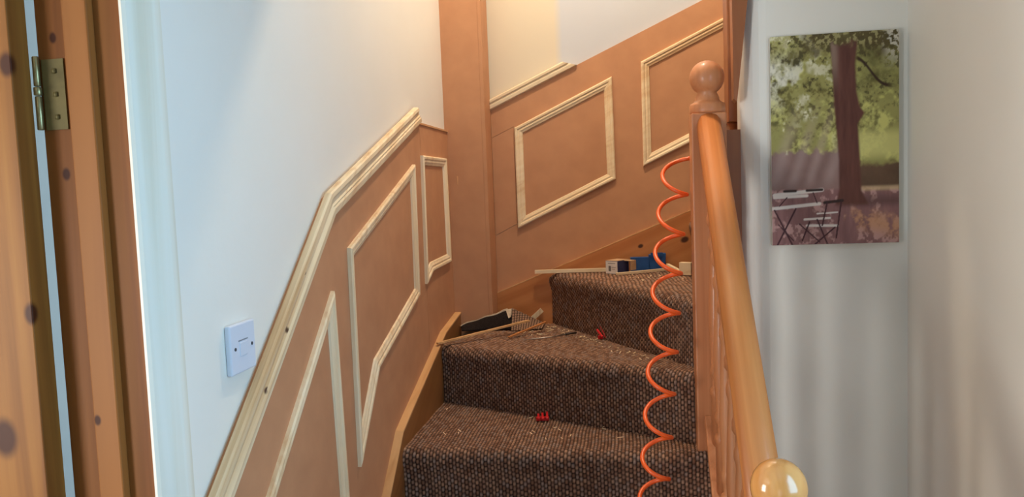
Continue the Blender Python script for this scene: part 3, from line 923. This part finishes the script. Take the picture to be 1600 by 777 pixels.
# bradawl-like metal rod
rod = thing('drill_bit', 'thin steel rod with a dark shank lying on the second visible tread', 'tool', (-0.31, 2.65, T2))
link('rod', mesh('rod', *sweep_vf([(-0.392, 2.610, T2 + 0.003), (-0.30, 2.655, T2 + 0.004), (-0.252, 2.690, T2 + 0.006)], 0.0021, 8), True), M['steel'], rod)
link('shank', mesh('shank', *sweep_vf([(-0.253, 2.689, T2 + 0.006), (-0.235, 2.703, T2 + 0.007), (-0.216, 2.717, T2 + 0.007)], 0.0036, 8), True), M['dark'], rod)


def clip(cx, cy_, z, ang, label, tilt):
    t = thing('red_clip', label, 'clip', (cx, cy_, z), 'red plastic clips dropped on the treads')
    R_ = lambda *a: rot_box(cx, cy_, ang, *a)
    link('spine', mesh('spine', *R_(-0.020, 0.020, -0.006, 0.003, z, z + 0.012)), M['red'], t, 0.0015)
    for i, dx in enumerate((-0.016, -0.003, 0.011)):
        v, f = R_(dx, dx + 0.007, -0.020, 0.020, z + 0.006, z + 0.013)
        v = [(x, y, w + tilt * ((x - cx) * -math.sin(ang) + (y - cy_) * math.cos(ang) + 0.02) * (0.6 + 0.5 * i)) for x, y, w in v]
        link('prong', mesh('prong', v, f), M['red'], t, 0.0012)
    return t


clip(-0.118, 2.640, T2, 0.5, 'red plastic pronged clip at the foot of the upper riser', 0.8)
clip(-0.300, 2.335, T1, 0.15, 'red plastic clip lying on the lowest visible tread', 0.15)

# carpet corner turned up in the winder's corner
flap = thing('carpet_flap', 'loose carpet corner curled up with a dark face and a frayed pale edge', 'carpet', (-0.55, 2.83, T2))
V, F = [], []
nu_, nv_ = 22, 10
hinge_a, hinge_b = Vector((-0.655, 2.796, T2 + 0.004)), Vector((-0.465, 2.812, T2 + 0.002))
for j in range(nv_ + 1):
    w = j / nv_
    for i in range(nu_ + 1):
        s = i / nu_
        b = hinge_a.lerp(hinge_b, s)
        rise = (0.010 + 0.066 * s ** 0.85) * (1 - max(0, (s - 0.86) / 0.14) * 0.5)
        back = 0.034 * w
        zz_ = rise * math.sin(w * PI / 2) + 0.002 * math.sin(s * 17) * w
        V.append((b.x - 0.01 * w + 0.02 * w * s, b.y + back + 0.006 * math.sin(s * 9) * w, b.z + zz_))
for j in range(nv_):
    for i in range(nu_):
        a = j * (nu_ + 1) + i
        F.append((a, a + 1, a + nu_ + 2, a + nu_ + 1))
o = link('sheet', mesh('sheet', V, F, True), M['flap_dark'], flap)  # near side of the flap in one dark tone
sd = o.modifiers.new('solid', 'SOLIDIFY')
sd.thickness = 0.004
edge = V[nv_ * (nu_ + 1):]
ev, ef = [], []
for i in range(len(edge) - 1):
    a, b = Vector(edge[i]), Vector(edge[i + 1])
    th_ = 0.004 + 0.003 * random.random() + 0.016 * max(0, (i / nu_) - 0.55)
    v, f = bar_vf(a, b, 0.008, th_)
    ef += [tuple(k + len(ev) for k in q_) for q_ in f]
    ev += v
tear = [Vector((-0.490, 2.838, T2 + 0.074)), Vector((-0.468, 2.836, T2 + 0.078)), Vector((-0.472, 2.826, T2 + 0.048)), Vector((-0.478, 2.822, T2 + 0.044))]
tv = [tuple(p) for p in tear] + [tuple(p + Vector((0.003, 0.006, 0))) for p in tear]
tf = [(0, 1, 2, 3), (7, 6, 5, 4), (0, 4, 5, 1), (1, 5, 6, 2), (2, 6, 7, 3), (3, 7, 4, 0)]
ef += [tuple(k + len(ev) for k in q_) for q_ in tf]
ev += tv
link('frayed_edge', mesh('frayed_edge', ev, ef), M['hessian'], flap)
# pile side sloping down behind to the right
V, F = [], []
GJ, GI = 36, 52
for j in range(GJ + 1):
    for i in range(GI + 1):
        s, w = i / GI, j / GJ
        a = Vector((-0.466, 2.845 - 0.05 * w, T2 + 0.078 * (1 - w) ** 1.2))
        b = Vector((-0.352, 2.925 - 0.11 * w, T2 + 0.004))
        p = a.lerp(b, s)
        p.z += 0.003 * abs(math.sin(i * PI / 4)) * abs(math.sin(j * PI / 4 + i * 0.35))
        V.append(p)
for j in range(GJ):
    for i in range(GI):
        a = j * (GI + 1) + i
        F.append((a, a + 1, a + GI + 2, a + GI + 1))
me = mesh('pile_side', V, F, True)
ca = me.color_attributes.new('Col', 'FLOAT_COLOR', 'POINT')
for i, d in enumerate(ca.data):
    jj, ii = divmod(i, GI + 1)
    w = min(1.0, 1.5 * abs(math.sin(ii * PI / 4)) * abs(math.sin(jj * PI / 4 + ii * 0.35)))
    c0, c1 = lin(52, 38, 32), lin(168, 132, 108)  # dark tone again paints the shade between the loops
    d.color = [c0[k] * (1 - w) + c1[k] * w for k in range(3)] + [1]
link('pile_side', me, M['carpet'], flap)

# shavings and splinters, too many to count
chips = []


def chip(x, y, z, l, w):
    a = random.uniform(0, PI)
    chips.append(bar_vf((x, y, z), (x + l * math.cos(a), y + l * math.sin(a), z + random.uniform(0, 0.004)), w, 0.0015))


for _ in range(46):
    s = random.random() ** 1.4
    bx_, by_ = -0.30 + 0.40 * s, 2.88 - 0.62 * s
    off = abs(random.gauss(0, 0.03)) + 0.012
    chip(bx_ - off * 0.84, by_ - off * 0.54, T2 + 0.001, random.uniform(0.004, 0.016), random.uniform(0.0012, 0.003))
for _ in range(26):
    chip(random.uniform(-0.03, 0.17), random.uniform(2.62, 2.86), T3 + 0.001, random.uniform(0.004, 0.012), random.uniform(0.0015, 0.003))
for _ in range(12):
    chip(random.uniform(-0.62, 0.0), random.uniform(2.15, 2.27), T1 + 0.001, random.uniform(0.006, 0.018), random.uniform(0.0012, 0.002))
for _ in range(10):
    chip(random.uniform(-0.45, -0.3), random.uniform(2.7, 2.85), T2 + 0.001, random.uniform(0.008, 0.03), random.uniform(0.002, 0.004))
for x, y, z, l in ((-0.345, 2.355, T1, 0.018), (-0.10, 2.25, T1, 0.012), (-0.635, 2.44, T1, 0.012), (-0.15, 2.60, T2, 0.025)):
    chip(x, y, z + 0.001, l, 0.0022)
sh = link('wood_shavings', mesh('wood_shavings', *join(*chips)), M['raw_pine'], kind='stuff')
sh['label'] = 'scattered pale wood shavings and splinters over the carpeted treads'
sh['category'] = 'shavings'

# ------------------------------------------------------------------ pendant lamp above the stairwell
LX, LY, LZ = -0.10, 2.35, 3.25
lamp = thing('pendant_lamp', 'warm pendant lamp hanging above the stairwell, out of view', 'lamp', (LX, LY, LZ))
lathe('bulb', [(0.0005, LZ - 0.035), (0.02, LZ - 0.03), (0.032, LZ), (0.02, LZ + 0.03), (0.012, LZ + 0.06)], LX, LY, M['bulb'], lamp, 16)
lathe('lamp_holder', [(0.014, LZ + 0.06), (0.02, LZ + 0.065), (0.02, LZ + 0.11), (0.004, LZ + 0.12), (0.004, ZT)], LX, LY, M['white_plastic'], lamp, 12)
ld = bpy.data.lights.new('pendant_glow', 'POINT')
ld.energy = 66
ld.color = (1.0, 0.82, 0.60)
ld.shadow_soft_size = 0.05
lo = bpy.data.objects.new('pendant_glow', ld)
COL.objects.link(lo)
lo.location = (LX, LY, LZ - 0.05)
